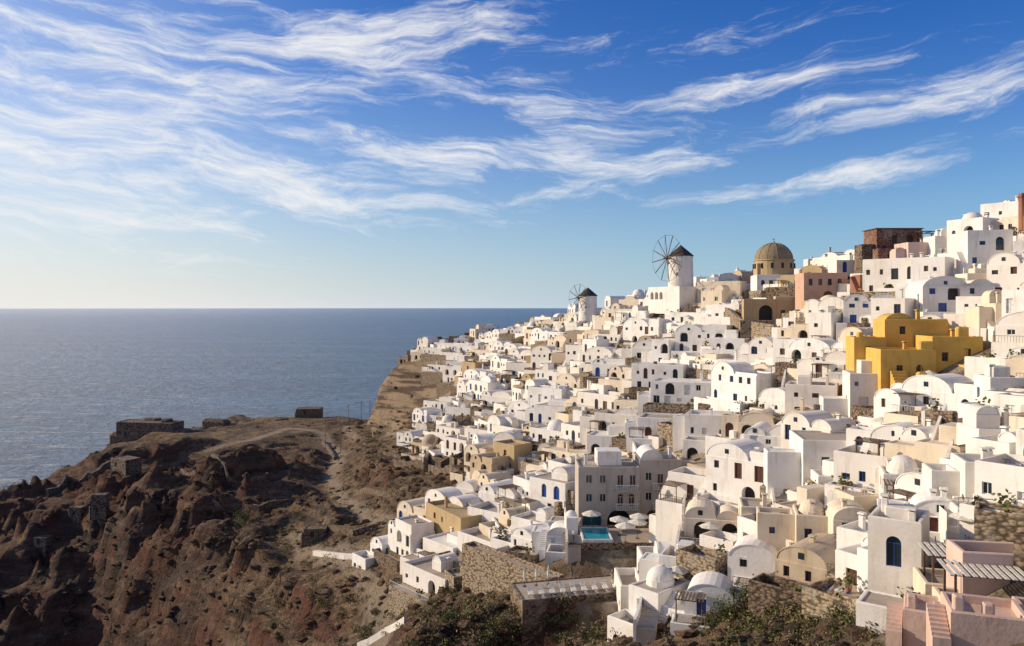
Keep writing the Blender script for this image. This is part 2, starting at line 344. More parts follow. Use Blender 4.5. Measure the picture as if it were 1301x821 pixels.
def openings(L,h,rg,trim,dens=1.0,zb=0.0,door=True):
    ops=[]; x=.5+rg.random()*.9
    while x<L-1.5:
        r=rg.random()
        if r<.40*dens and door:
            w=rg.choice([.95,1.1,1.3,1.9]); ar=rg.random()<.3 or w>1.5
            if w>1.5: ops.append((x,x+w,zb+.03,zb+2.35,True,'dark',.9))
            else: ops.append((x,x+w,zb+.03,zb+2.1+(.3 if ar else 0),ar,trim if rg.random()<.7 else 'glass'))
            x+=w
        elif r<.88*dens:
            w=rg.choice([.6,.75,.95]); ar=rg.random()<.15
            ops.append((x,x+w,zb+1.0,zb+1.0+rg.choice([.7,1.0,1.15]),ar,'glass' if rg.random()<.65 else trim)); x+=w
        x+=.7+rg.random()*1.7
    return ops
def pick(rg,*a):
    t=sum(w for _,w in a); r=rg.random()*t
    for v,w in a:
        r-=w
        if r<=0: return v
    return a[-1][0]
def plant(mb,rg,px_,py_,z,pot=True,r=.28):
    if pot: mb.frus(px_,py_,z,z+.45,.2,.28,'redclay',8)
    for _ in range(30):
        c=Vector((px_+rg.gauss(0,r),py_+rg.gauss(0,r),z+.5+r+rg.gauss(0,r))); e=Vector((rg.gauss(0,1),rg.gauss(0,1),rg.gauss(0,1))).normalized()*.2; g=e.orthogonal()*.6
        mb.add([tuple(c-e),tuple(c+g),tuple(c+e),tuple(c-g)],[(0,1,2,3)],'leaf')
def rail(mb,x0,x1,y,z,m='metal'):
    mb.box(x0,x1,y-.025,y+.025,z+.85,z+.9,m)
    for k in range(int((x1-x0)/.35)+1): mb.box(x0+k*.35,x0+k*.35+.03,y-.015,y+.015,z,z+.85,m)
def chim(mb,a,b,z0,t,m):
    mb.rbox(a,a+.5,b,b+.5,z0,t,m,.05); mb.rbox(a-.08,a+.58,b-.08,b+.58,t+.12,t+.28,m,.04); mb.box(a+.1,a+.4,b+.1,b+.4,t-.02,t+.14,'dark')
def house(mb,w,d,h,roof,wallm,trim,rg,st=1,terr=True,zb=-6):
    H=h*st-.6 if roof=='vault' else h*st
    fo=[];
    for k in range(st): fo+=openings(w,h,rg,trim,1,k*h)
    lo=openings(d,h,rg,trim,.7,0,False) ; ro=openings(d,h,rg,trim,.6,0,False)
    if roof=='vault':
        mb.body(-w/2,w/2,0,d,zb,H,wallm,fo,lo,ro,par=.02,trim=trim,roof=wallm)
        if w<6.2: mb.vault(-w/2+.12,w/2-.12,.12,d-.1,H,min(w*.3,1.9),wallm,win='glass' if rg.random()<.6 else None)
        else:
            k=rg.uniform(-.25,.25)*w; mb.vault(-w/2+.12,k-.1,.12,d-.1,H,min((w/2+k)*.36,1.9),wallm,win='glass')
            if rg.random()<.5: mb.vault(k+.1,w/2-.12,.3,d-.1,H,min((w/2-k)*.36,1.7),wallm)
            else: mb.body(k+.1,w/2-.13,.3,d-.1,H-.1,H+rg.uniform(.1,1.6),wallm,par=.3,roof='pave')
    else:
        mb.body(-w/2,w/2,0,d,zb,H,wallm,fo,lo,ro,par=rg.choice([.15,.3,.6,.85]),trim=trim,roof=pick(rg,(wallm,1.5),('pave',2)))
        if roof=='dome':
            r=min(w,d)*.36; mb.frus(0,d/2,H,H+.7,r+.1,r+.1,wallm,16); mb.dome(0,d/2,H+.7,r,r*.85,wallm)
        elif rg.random()<.55:
            bw=rg.uniform(1.6,max(1.8,w*.55)); a=rg.uniform(-w/2+.35,w/2-bw-.35); b=rg.uniform(d*.3,d-2.3); hh=rg.uniform(1.0,2.5)
            if rg.random()<.5: mb.rbox(a,a+bw,b,d-.35,H-.1,H+hh,wallm)
            else: mb.body(a,a+bw,b,d-.35,H-.1,H+hh*.6,wallm,par=.05,roof=wallm); mb.vault(a+.1,a+bw-.1,b+.1,d-.4,H+hh*.6,min(bw*.35,1.2),wallm)
        elif rg.random()<.2:
            mb.frus(rg.uniform(-w/2+1,w/2-1),d*.6,H,H+1.0,.45,.45,'metal',12)
    if rg.random()<.55:
        sd_=rg.choice([-1,1]); ww=rg.uniform(2,4); hh=h*rg.uniform(.55,.95); a,b=(w/2+.01,w/2+ww) if sd_>0 else (-w/2-ww,-w/2-.01); y0=rg.uniform(.4,1.8)
        mb.body(a,b,y0,y0+rg.uniform(2.5,4),zb,hh,wallm,openings(ww,hh,rg,trim,.7) if hh>2.4 else (),(),(),par=rg.choice([.1,.5]),trim=trim,roof=wallm)
        if rg.random()<.35: mb.vault(a+.1,b-.1,y0+.1,y0+2.5,hh+.05,ww*.3,wallm)
    for _ in range(rg.choice([0,1,1,2])): chim(mb,rg.uniform(-w/2+.5,w/2-.9),rg.uniform(1,d-.8),H-.1,H+rg.uniform(1.1,1.9),wallm)
    if terr:
        td=rg.uniform(2,4.2); x0=-w/2-rg.uniform(-1,1.6); x1=w/2+rg.uniform(-1,1.6); tm=pick(rg,(wallm,4.6),('stone',2.0),('darkstone',1.4))
        lo2=openings(x1-x0,2.6,rg,trim,.7,-3.0) if (rg.random()<.5 and tm==wallm) else ()
        par_=rg.choice([.1,.7,.9]); mb.body(x0,x1,-td,-.02,zb-1,-.05,tm,lo2,(),(),par=par_,trim=trim,roof='pave')
        if par_<.2: rail(mb,x0+.1,x1-.1,-td+.15,.04,'trimwhite' if rg.random()<.4 else 'metal')
        if rg.random()<.35: plant(mb,rg,rg.uniform(x0+.7,x1-.7),-td+.8,-.05)
        r=rg.random()
        if r<.12:
            for a in (x0+.5,x0+3):
                mb.beam((a,-td+.5,-.05),(a,-td+.5,2.2),.05,'wood')
            mb.box(x0+.3,x0+3.2,-td+.35,-td+.45,2.18,2.26,'wood')
            for k in range(9): mb.box(x0+.35+k*.33,x0+.5+k*.33,-td+.2,-.1,2.27,2.32,'wood')
        elif r<.24:
            a=rg.uniform(x0+1.2,x1-1.2); b=-td/2
            mb.frus(a,b,-.05,.68,.05,.05,'metal',6,False); mb.frus(a,b,.68,.72,.4,.4,'trimwhite',10)
            for g in (-.75,.75): mb.box(a+g-.2,a+g+.2,b-.2,b+.2,.38,.43,'blue'); mb.box(a+g*1.25-.03,a+g*1.25+.03,b-.2,b+.2,-.04,.85,'blue')
        elif r<.29:
            a=rg.uniform(x0+1.2,x1-1.2); b=-td/2; mb.frus(a,b,-.05,2.3,.04,.035,'wood',6,False); mb.frus(a,b,2.15,2.7,1.35,.04,'canvas',8)
        elif r<.31 and td>3.2: mb.body((x0+x1)/2-1.6,(x0+x1)/2+1.6,-td+.5,-.6,-.04,.12,'trimwhite',par=.1,roof='pool')
        if rg.random()<.3:
            sw=.9; nst=int(h/.22); sd_=rg.choice([0,1]); bx=w/2+.05 if sd_ else -w/2-.05-sw
            for k in range(nst): mb.box(bx,bx+sw,k*.26-1,(k+1)*.26-1,-2,(k+1)*.22,wallm)
occ=[]
def free(x,y,r): return all((x-a)**2+(y-b)**2>(r+c)**2 for a,b,c in occ)
def place(px,py,wpx,hpx,roof='flat',col='white',ang=20,trim=None,name=None,st=None,dep=None,terr=True,zoff=0):
    x,y,z=hit(px,py); k=y/F; w=wpx*k; h=hpx*k; st=st or max(1,round(h/3.1)); d=dep or min(8,max(4.5,w*.8))
    rg=random.Random(int(px*31+py)); mb=MB().at(x,y,z+zoff,ang)
    house(mb,w,d,h/st,roof,col,trim or pick(rg,('brown',2),('blue',1.3),('trimwhite',1)),rg,st,terr)
    t=-math.radians(ang); occ.append((x-math.sin(t)*d/2,y+math.cos(t)*d/2,max(w,d)*.5)); 
    return mb.obj(name or 'white_plaster_house')
# ------------------------------------------------------------ landmarks
def windmill(px,py,d,h,r,sail,ang,nsp,base=True):
    x,_,z=W(px,py,d); mb=MB().at(x,d,z,ang)
    mb.frus(0,0,-6,h,r*1.12,r,'white',28); mb.frus(0,0,h-.1,h+.15,r+.25,r+.25,'thatch',28); mb.frus(0,0,h+.15,h+r*.95,r+.25,.05,'thatch',28)
    for a,zz in ((-.5,h*.75),(.5,h*.4),(-1.2,h*.35)):
        cx,cy=math.sin(a)*r*1.04,-math.cos(a)*r*1.04; mb.box(cx-.3,cx+.3,cy-.06,cy+.3,zz,zz+.8,'brown')
    hub=Vector((0,-r-1.6,h-.7)); mb.beam((0,0,h-.7),tuple(hub+Vector((0,-1.2,0))),.14,'wood')
    pr=None
    for k in range(nsp):
        a=2*math.pi*k/nsp+.13; e=hub+Vector((math.cos(a)*sail,0,math.sin(a)*sail)); mb.beam(tuple(hub),tuple(e),.085,'wood')
        mb.beam(tuple(hub+Vector((0,-1.2,0))),tuple(e),.02,'wood')
        if pr is not None: mb.beam(tuple(pr),tuple(e),.03,'wood')
        else: first=e
        pr=e
    mb.beam(tuple(pr),tuple(first),.03,'wood')
    mb.frus(0,-r-1.6,h-.95,h-.45,.3,.3,'wood',8)
    if base:
        mb.body(-r-4,r+3,-r-2.5,r+3,-7,0,'white',[(1,2.4,-3,-.9,True,'dark',.9),(3,4.4,-3,-.9,True,'dark',.9),(5,6.4,-3,-.9,True,'dark',.9)],par=.5)
    o=mb.obj('windmill'); occ.append((x,d,r+3.5)); return o
windmill(865,367,222,9.2,3.3,6.6,62,12); windmill(747,402,285,7.4,3.2,5.0,50,10,False)
x,y,z=W(987,372,198); mb=MB().at(x,y,z,8); occ.append((x,y+4,8))
mb.body(-5,8,-1,9,-6,4.3,'white',[(1,1.9,1.8,3.2,True,'glass'),(3,3.9,1.8,3.2,True,'glass'),(5,5.9,1.8,3.2,True,'glass'),(7.4,8.4,0,2.3,True,'brown'),(9.6,10.5,1.8,3.2,True,'glass')],par=.25,roof='rosewall')
mb.body(-4.6,-1.2,1,7,4,7.3,'ochre',[(1,1.7,5,6.4,True,'dark')],par=.2,roof='ochre')
mb.frus(0,4,4,8.2,4.9,4.9,'ochre',24); mb.frus(0,4,8.2,8.45,5.15,5.15,'ochre',24); mb.dome(0,4,8.45,4.75,4.4,'roofbrown',28,9)
for k in range(12):
    a=2*math.pi*k/12; p=[(4.78*math.cos(b)*math.cos(a),4+4.78*math.cos(b)*math.sin(a),8.45+4.45*math.sin(b)) for b in np.linspace(0,1.5,7)]
    for q in range(6): mb.beam(p[q],p[q+1],.04,'roofbrown')
    cx,cy=4.93*math.cos(a+.26),4+4.93*math.sin(a+.26); mb.box(cx-.3,cx+.3,cy-.12,cy+.12,6.2,7.5,'dark')
mb.frus(0,4,12.7,13.3,.3,.25,'ochre',8); mb.box(-.05,.05,3.95,4.05,13.3,14.1,'metal'); mb.box(-.25,.25,3.96,4.04,13.7,13.8,'metal')
mb.obj('domed_church')
x,y,z=W(980,408,178); mb=MB().at(x,y,z,12); occ.append((x,y+3,7))
mb.body(-6,6.4,0,6,-5,4.4,'ochre',[(3.3,6.3,.1,3.6,True,'dark',2.2),(8,9,1.2,2.5,False,'glass'),(10.2,11.1,1.2,2.5,False,'glass')],par=.6,roof='ochre')
mb.rbox(1,5,1.5,5,4.4,5.6,'rosewall'); mb.body(-7,9,-3,-.02,-6,-.3,'stone',par=.5); mb.obj('ochre_arched_house')
x,y,z=W(1052,384,168); mb=MB().at(x,y,z,5); occ.append((x,y+3,6))
mb.body(-5,4,0,7,-5,6,'pink',[(1,1.8,3.6,5.0,False,'glass'),(3,3.8,3.6,5.0,False,'glass'),(5,5.8,3.6,5.0,False,'glass'),(7,7.8,3.6,5,False,'glass'),(4,6,0,2.4,True,'brown')],par=.3,roof='pink')
mb.body(-5.5,5.5,-4,-.03,-8,-.5,'ochre',[(6.5,7.4,-3.2,-1.2,True,'brown')],par=.8); mb.obj('pink_house')
x,y,z=W(1142,326,163); mb=MB().at(x,y,z,0); occ.append((x,y+3,6))
mb.body(-4.6,4.8,0,6,-4,5.2,'brick',[(1,2,.2,2.4,True,'dark'),(3.2,4.2,2.8,4.4,False,'dark'),(6.3,7.5,2.8,4.4,False,'dark'),(6.31,7.8,0,2.3,True,'dark')],par=.5,roof='brick')
mb.box(-4.9,5.1,-.3,6.3,5.75,5.9,'wood'); mb.rbox(-7.5,-4.7,.5,4,-4,2.6,'darkstone'); mb.rbox(-5.5,-1,-2.5,-.1,-4,1.5,'brick'); mb.obj('brick_ruined_house')
x,y,z=W(1197,303,160); mb=MB().at(x,y,z,0); occ.append((x,y+2,3))
for a in (-4,0,4):
    for b in (0,4): mb.beam((a,b,-3),(a,b,1.4),.07,'metal')
for k in range(9): mb.beam((-4.5+k*1.1,-.4,1.45),(-4.5+k*1.1,4.4,1.45+.5*math.sin(k)),.05,'metal')
mb.beam((-4.6,0,1.4),(4.6,0,1.4),.06,'metal'); mb.beam((-4.6,4,1.4),(4.6,4,1.4),.06,'metal'); mb.beam((-4.6,0,0),(4.6,0,1.3),.04,'metal'); mb.obj('metal_pergola')
x,y,z=W(1298,285,138); mb=MB().at(x,y,z,0); mb.rbox(0,1.0,0,1.0,-6,5.5,'redclay'); mb.rbox(-.2,1.2,-.2,1.2,4.8,5.1,'redclay'); mb.obj('brick_chimney')
# yellow house group
x,y,z=W(1222,530,104); mb=MB().at(x,y,z,6,1.05); occ.append((x,y+5,9)); occ.append((x-1,y+13,9)); occ.append((x-6,y+2,4.5)); occ.append((x-8,y+9,4))
Yw='yellow'
mb.body(-5,1.5,0,5,-5,3.4,Yw,[(1,2,0,2.1,False,'brown'),(3.4,4.3,1,2,False,'glass')],par=.8,roof=Yw)
mb.body(1.6,5,1.5,6,-5,5.4,Yw,[(1.1,1.9,3.4,4.6,False,'glass')],par=.9,roof=Yw)
mb.body(-8,-1,5.1,11,-4,7.2,Yw,[(2,2.8,5,6.1,False,'glass'),(4.5,5.4,4.1,6.2,True,'brown')],par=1.0,roof=Yw)
mb.body(-1,5.4,6.2,12,-4,9.0,Yw,[(1.2,2.0,6.6,7.8,False,'glass'),(4,4.9,6.2,8.3,False,'brown')],par=.9,roof=Yw)
mb.body(5.5,10,4,9,-4,7.0,Yw,[(1,1.8,4.4,5.6,False,'glass'),(2.7,3.5,4.4,5.6,False,'glass')],par=.7,roof=Yw)
mb.body(-5,3.5,12.2,17,-4,11.6,Yw,[(2,2.8,10,11.1,False,'glass')],par=.5,roof=Yw); mb.vault(-4.8,-1,12.6,16.6,11.6,1.3,Yw)
mb.body(-9.5,-5.1,11.2,15,-4,9.0,Yw,[(1.5,2.3,7.2,8.3,False,'glass')],par=.6,roof=Yw); mb.vault(5.8,9.7,4.3,8.7,7,1.3,Yw)
for k in range(14): mb.box(3.7,5,12.1+k*.3,12.4+k*.3,4,9+k*.24,Yw)
for k in range(12): mb.box(-7,-5.1,-.5+k*.42,-.08+k*.42,-3,1.2+k*.38,Yw)
for a,b,g,t in ((-9,-8.1,11.3,9.3),(-3,-1.2,5.3,8.3),(2.2,3.8,6.4,10.2),(-5.2,-4,.2,4.6)): mb.rbox(a,b,g,g+.8,3,t+1,Yw,.2)
chim(mb,2.2,8,9,10.6,Yw); chim(mb,-4,8,7,8.9,Yw); chim(mb,0,14,11.5,13.2,Yw)
mb.frus(-3,2.2,3.4,5.2,.04,.04,'wood',6); mb.frus(-3,2.2,5.1,5.7,1.4,.05,'canvas',8)
mb.obj('yellow_house')
# grey hotel
x,y,z=W(800,672,126); mb=MB().at(x,y,z,0); occ.append((x,y+4,8)); occ.append((x-5,y+3,5)); occ.append((x+5,y+3,5))
def win(a,zb,t='glass'): return (a,a+1.0,zb+.9,zb+2.2,False,t)
fo=[]
for fl in (3.4,6.4):
    for a in (1.2,3.4): fo.append(win(a,fl))
fo+=[(6.2,7.2,3.5,5.6,True,'brown'),(8,9,3.5,5.6,True,'brown'),(6.2,7.2,6.5,8.6,False,'brown'),(8.2,9.2,6.5,8.6,False,'brown'),(.7,3.7,.05,2.9,True,'teal',1.6),(4.6,8.4,.05,3.1,True,'dark',2.6)]
mb.body(-8.2,1.6,0,7,-6,9.6,'grey',fo,par=.3,trim='trimwhite')
mb.body(1.7,8.6,.9,8,-6,10.6,'grey',[win(1,3.4),win(4.6,3.4),win(1,6.6),(2.9,3.9,6.5,8.6,False,'brown'),win(4.9,6.6),(1,4,.05,2.9,True,'darkstone',1.5),(4.8,5.8,.1,2.2,False,'brown')],par=.3,trim='trimwhite')
for (a,b,c,zz) in ((-2.4,1.4,-1.0,3.35),(-2.4,1.4,-1.0,6.3),(3.6,6.6,-.1,3.3),(3.6,6.6,-.1,6.4)):
    e=0 if a<0 else .9
    mb.box(a,b,c,e-.005,zz-.2,zz,'grey'); mb.box(a,b,c,c+.12,zz+.8,zz+.92,'trimwhite')
    for q in range(int((b-a)/.3)): mb.frus(a+.15+q*.3,c+.06,zz,zz+.8,.05,.05,'trimwhite',6,False)
mb.rbox(-5,-1,2,6,9.7,12.0,'white'); mb.vault(2.2,5.6,2,7.6,10.7,1.5,'white'); chim(mb,-7,3,9.5,11.2,'white'); chim(mb,7,4,10.5,12.2,'white')
mb.obj('terraced_hotel')
x,y,z=W(782,690,112); mb=MB().at(x,y,z,0); occ.append((x,y+4,7)); PT=(x,y,z)
mb.body(-7,6.5,0,9,-8,-.3,'darkstone',[(1+k*2.1,2.1+k*2.1,-2.9,-.9,False,'dark',1.2) for k in range(6)],par=.3,roof='pave')
mb.body(-4.6,-.2,.8,7.4,-.3,0.15,'trimwhite',par=.12,roof='pool'); mb.obj('pool_terrace')
mb=MB().at(x,y,z,0); mb.rbox(-6.7,-4.9,5,8.6,-.29,2.2,'white'); mb.dome(-5.8,6.8,2.2,.8,.7,'white'); mb.obj('white_pool_hut')
def umbrella(x,y,z,r=1.5,h=2.4,closed=False):
    mb=MB().at(x,y,z,R.uniform(0,40)); mb.frus(0,0,0,.08,.3,.28,'metal',8); mb.frus(0,0,0,h,.04,.035,'wood',6,False)
    if closed: mb.frus(0,0,h*.35,h*.55,.12,.2,'canvas',8,False); mb.frus(0,0,h*.55,h+.15,.2,.03,'canvas',8)
    else: mb.frus(0,0,h-.15,h,r,r*.98,'canvas',8,False); mb.frus(0,0,h,h+.5,r*.98,.04,'canvas',8)
    return mb.obj('closed_patio_umbrella' if closed else 'patio_umbrella')
for a,b in ((-2.6,8.0),(1.6,1.4),(1.2,4.8),(3.6,3.2),(4.4,6.4)): umbrella(x+a,y+b,z-.3,1.5)
def sunbed(x,y,z,ang):
    mb=MB().at(x,y,z,ang)
    for a in (-.28,.28):
        for b in (-.8,.7): mb.box(a-.03,a+.03,b-.03,b+.03,0,.3,'wood')
    mb.box(-.33,.33,-.95,.35,.3,.42,'canvas'); mb.add([(-.33,.36,.3),(.33,.36,.3),(.33,.95,.75),(-.33,.95,.75),(-.33,.36,.42),(.33,.36,.42),(.33,.9,.86),(-.33,.9,.86)],[(0,1,2,3),(4,5,6,7),(0,1,5,4),(1,2,6,5),(2,3,7,6),(3,0,4,7)],'canvas')
    return mb.obj('sunbed')
x,y,z=W(738,757,98); mb=MB().at(x,y,z,-13); occ.append((x,y+4,7)); occ.append((x-6,y+3,5)); ST_=(x,y,z)
mb.body(-7.5,6.5,0,6.5,-9,-.1,'darkstone',par=.12,roof='pave'); mb.obj('stone_sun_terrace')
t=math.radians(13)
for k in range(9):
    a=-6+k*1.4; b=1.9; sunbed(x+a*math.cos(t)-b*math.sin(t),y+a*math.sin(t)+b*math.cos(t),z-.1,-5)
for k in range(3):
    a=-6+k*1.6;b=5; umbrella(x+a*math.cos(t)-b*math.sin(t),y+a*math.sin(t)+b*math.cos(t),z-.1,1,2.4,True)
def walltrack(pl,h,th,m,name,below=4):
    mb=MB(); P=[hit(*p) for p in pl]
    for i in range(len(P)-1):
        a=Vector(P[i]);b=Vector(P[i+1]); d=(b-a); d.z=0; L=d.length; nseg=max(1,int(L/2))
        for k in range(nseg):
            p=a.lerp(b,k/nseg);q=a.lerp(b,(k+1)/nseg); zt1=float(hz(p.x,p.y))+h; zt2=float(hz(q.x,q.y))+h; nn=Vector((-d.y,d.x,0)).normalized()*th/2
            vs=[]
            for (o,zt) in ((p,zt1),(q,zt2)):
                for sg in (-1,1): vs.append((o.x+sg*nn.x,o.y+sg*nn.y,zt-h-below))
                vs.append((o.x+nn.x,o.y+nn.y,zt)); vs.append((o.x-nn.x,o.y-nn.y,zt))
            mb.add(vs,[(0,1,5,4),(1,2,6,5),(2,3,7,6),(3,0,4,7),(0,1,2,3),(4,5,6,7)],m)
    return mb.obj(name)
x,y,z=W(640,716,112); mb=MB().at(x,y,z,50); mb.body(-10,10,0,2.4,-11,0,'stone',par=.5,roof='pave'); mb.obj('stone_retaining_wall'); occ.append((x,y+2,4)); occ.append((x+4,y-4,4)); occ.append((x-4,y+7,4))
walltrack([(455,824),(490,806),(515,792)],1,.5,'white','white_boundary_wall'); walltrack([(885,528),(930,510),(975,485),(1003,470)],2.2,.6,'white','white_boundary_wall'); walltrack([(1000,470),(1002,440)],2,.6,'white','white_boundary_wall')
walltrack([(870,470),(920,478),(995,476)],3.2,.5,'white','white_boundary_wall'); walltrack([(400,704),(440,710),(488,710)],.8,1.0,'white','white_boundary_wall')
walltrack([(915,405),(940,425),(985,436)],3.8,.8,'stone','stone_retaining_wall'); walltrack([(1085,545),(1140,556),(1215,560)],3.2,.9,'darkstone','stone_retaining_wall')
walltrack([(1120,600),(1170,606),(1230,600)],2.6,.9,'darkstone','stone_retaining_wall')
walltrack([(540,600),(560,560),(600,545),(640,540)],4,.8,'stone','stone_retaining_wall'); walltrack([(1000,770),(1060,775),(1110,790)],1.4,.6,'stone','stone_retaining_wall'); walltrack([(560,600),(590,585),(620,580)],2.5,.7,'darkstone','stone_retaining_wall')
walltrack([(555,545),(590,540),(640,552)],2.5,.7,'darkstone','stone_retaining_wall'); walltrack([(1000,610),(1040,640),(1080,640)],2.2,.7,'stone','stone_retaining_wall')
walltrack([(375,556),(410,562),(425,585)],1.2,.6,'lavastone','stone_path_wall'); walltrack([(60,632),(110,610),(150,592)],2.5,1,'lavastone','fortress_wall'); walltrack([(500,590),(545,600),(590,615)],2,.6,'darkstone','stone_retaining_wall')
for q in ([(230,600),(290,612),(340,606)],[(270,640),(330,650),(370,640)],[(450,625),(490,632),(520,625)],[(480,575),(510,585),(545,575)],[(420,670),(450,680),(480,672)],[(560,632),(585,640),(600,632)]): walltrack(q,1.1,.6,'darkstone','dry_stone_terrace_wall',2)
# bluff-top stone houses and walls at the far end of the village
for (X_,Y_,w_,h_,a_,m_) in ((-46,371,9,3.0,30,'darkstone'),(-38,376,11,4.5,24,'darkstone'),(-30,384,8,3.2,15,'stone'),(-50,360,7,2.4,40,'stone'),(-22,386,9,3.5,10,'darkstone'),(-42,352,8,3,30,'cream'),(-33,360,7,3,30,'white'),(-24,368,7,3,20,'white'),(-12,376,8,3.2,20,'stone')):
    z=float(hz(X_,Y_)); mb=MB().at(X_,Y_,z,a_); mb.body(-w_/2,w_/2,0,5,-6,h_,m_,[(w_*.25,w_*.25+1.6,.1,2.2,True,'dark',1.0),(w_*.62,w_*.62+.9,.9,2.0,False,'dark')],par=.4,roof='pave'); mb.rbox(-w_*.2,w_*.25,1.5,4.5,h_-.1,h_+1.6,m_,.15)
    mb.obj('stone_cliff_house'); occ.append((X_,Y_+2.5,w_*.5))
# headland ruins
x,y=-160.,345.; z=float(hz(x,y))-7; mb=MB().at(x,y,z,10); mb.body(-15,12,0,9,-10,12,'lavastone',[(4,5.2,6,8,False,'dark'),(15,16,5,7,False,'dark')],par=.2,roof='lavastone'); mb.rbox(10,18,-1,9,-8,9,'lavastone',1.6); mb.rbox(-21,-14,2,9,-9,7,'lavastone',1.4); mb.rbox(-9,2,6,12,-9,13.0,'lavastone',1.8); mb.rbox(4,8,3,8,11,13.4,'lavastone',.8); mb.obj('ruined_fortress')
x,y=-137.,372.; z=float(hz(x,y))-4; mb=MB().at(x,y,z,15); mb.rbox(-12,2,0,5,-6,7,'lavastone',1.2); mb.rbox(1,14,1,5,-6,5,'lavastone',1.0); mb.obj('fortress_curtain_wall')
for px,py,w,h in ((125,668,4,8),(95,668,4,4),(392,530,12,4),(400,690,5,3),(50,700,4,3),(150,600,8,4),(560,520,6,3),(600,600,5,3)):
    x,y,z=hit(px,py); mb=MB().at(x,y,z,R.uniform(-10,40)); mm='lavastone' if px<300 else 'darkstone'
    mb.body(-w/2,w/2,0,w*.7,-4,h,mm,[(w*.3,w*.3+.9,h*.4,h*.4+1.3,False,'dark')],par=.1,roof=mm); mb.rbox(-w/2-.8,-w/2+.02,.3,w*.5,-4,h*.6,mm,.3); mb.obj('stone_ruin')
for px,py,h in ((433,575,11),(459,530,9),(470,530,8),(413,575,7),(443,535,8)):
    x,y,z=hit(px,py); mb=MB().at(x,y,z,20); mb.frus(0,0,-1,h,.16,.11,'wood',8); mb.box(-.9,.9,-.07,.07,h-.9,h-.75,'wood')
    for a in (-.8,0,.8): mb.frus(a,0,h-.75,h-.55,.05,.05,'trimwhite',6)
    mb.obj('utility_pole')
# foreground pink terraces + pergolas (bottom right)
for (a_,b_,an_) in ((1215,815,28),(1285,822,20)):
    x,y,z=hit(a_,b_); mb=MB().at(x,y,z,an_); occ.append((x,y+2,3.4))
    mb.body(-3.0,1,0,3.5,-5,1.0,'rosewall',par=.5,roof='rosewall'); mb.body(1.1,4.4,1,5,-5,.4,'rosewall',par=.8,roof='pave'); mb.rbox(-2.8,-2.2,.4,1,.8,2.3,'rosewall'); mb.rbox(-1.3,-.7,.4,1,.8,2.0,'rosewall')
    for k in range(8): mb.box(-4.0,-3.05,-.5+k*.3,-.2+k*.3,-3,.1+k*.16,'rosewall')
    mb.frus(2.2,2,.4,.9,.28,.35,'redclay',10)
    for q in range(1): plant(mb,random.Random(q),2.2,2,.4,False,.3)
    mb.obj('pink_terrace_wall')
x,y,z=hit(1285,745); mb=MB().at(x,y,z,10); mb.body(-3,4,0,3,-5,1.2,'rosewall',par=.7,roof='pave'); mb.obj('pink_terrace_wall'); occ.append((x,y+1,3.2))
for px,py in ((1225,752),(1258,782)):
    x,y,z=hit(px,py); occ.append((x,y+1.5,3.0)); z+=1.2; mb=MB().at(x,y,z,15)
    mb.body(-2.6,2.6,-.4,3.4,-6,-1.3,'cream',par=.4,roof='pave')
    for a in (-2,2):
        for b in (0,2.6): mb.box(a-.07,a+.07,b-.07,b+.07,-1.3,.95,'wood')
    for b in (0,2.6): mb.box(-2.3,2.3,b-.06,b+.06,.95,1.08,'wood')
    for k in range(11): mb.box(-2.4+k*.45,-2.12+k*.45,-.4,3,1.083,1.13,'canvas')
    mb.obj('slatted_pergola'); umbrella(x+3.1,y+.6,z-1.4,1,2.4,True)
L=[(1258,345,52,48,'flat','white',12),(1218,402,86,40,'vault','white',8),(1285,300,34,36,'flat','white',0),(1106,416,64,34,'vault','white',22),
(928,362,40,16,'flat','white',10),(905,372,30,16,'flat','white',20),(1080,362,34,30,'flat','white',0),(1068,340,30,18,'flat','pink',10),(1040,336,26,16,'flat','white',5),(1178,338,48,24,'flat','rosewall',0),(1205,330,34,26,'flat','white',0),(1110,372,34,22,'flat','redclay',5),(1250,372,40,22,'flat','cream',5),
(880,518,108,30,'flat','white',22),(1030,536,62,44,'flat','white',25),(1112,524,60,46,'flat','white',12),(1075,605,105,42,'flat','white',8),(985,600,78,50,'vault','white',28),
(1136,768,62,94,'flat','white',35),(1195,690,70,40,'vault','white',25),(1262,640,64,40,'flat','white',15),(1150,640,50,32,'dome','white',20),
(556,722,64,30,'flat','white',48),(640,590,32,34,'vault','white',30),(630,655,60,30,'vault','white',40),(668,690,50,24,'flat','white',42),(712,700,36,22,'vault','white',10),(590,640,30,22,'vault','white',35),
(905,690,70,34,'vault','cream',15),(975,680,64,30,'flat','cream',12),(955,735,60,30,'vault','white',25),(900,785,60,30,'vault','white',20),(860,745,46,26,'flat','white',25),(1035,700,44,36,'dome','cream',15),(1085,690,50,36,'vault','cream',10),
(780,480,60,20,'vault','white',30),(830,460,56,20,'vault','white',25),(720,470,46,20,'flat','beige',35),(740,440,44,18,'flat','beige',30),(690,455,36,16,'flat','ochre',30),(660,480,40,16,'flat','white',30),(630,520,50,18,'vault','white',40),(700,540,50,22,'flat','white',30),(890,450,66,30,'vault','white',28),
(1280,520,40,36,'flat','white',10),(1275,590,60,40,'flat','white',5),(1285,420,40,32,'flat','cream',0),(1225,690,40,26,'vault','white',15),(960,560,44,26,'vault','cream',25),(900,560,60,28,'flat','white',22),(840,560,60,26,'flat','white',20),(770,580,50,24,'flat','white',20),(840,645,50,24,'vault','white',20),(880,620,60,26,'flat','cream',20)]
for q in L: place(*q,trim='blue' if q[0]<700 else None,name='white_plaster_house' if q[5]=='white' else 'plaster_house')
x,y,z=W(1064,702,84); mb=MB().at(x,y,z,10)
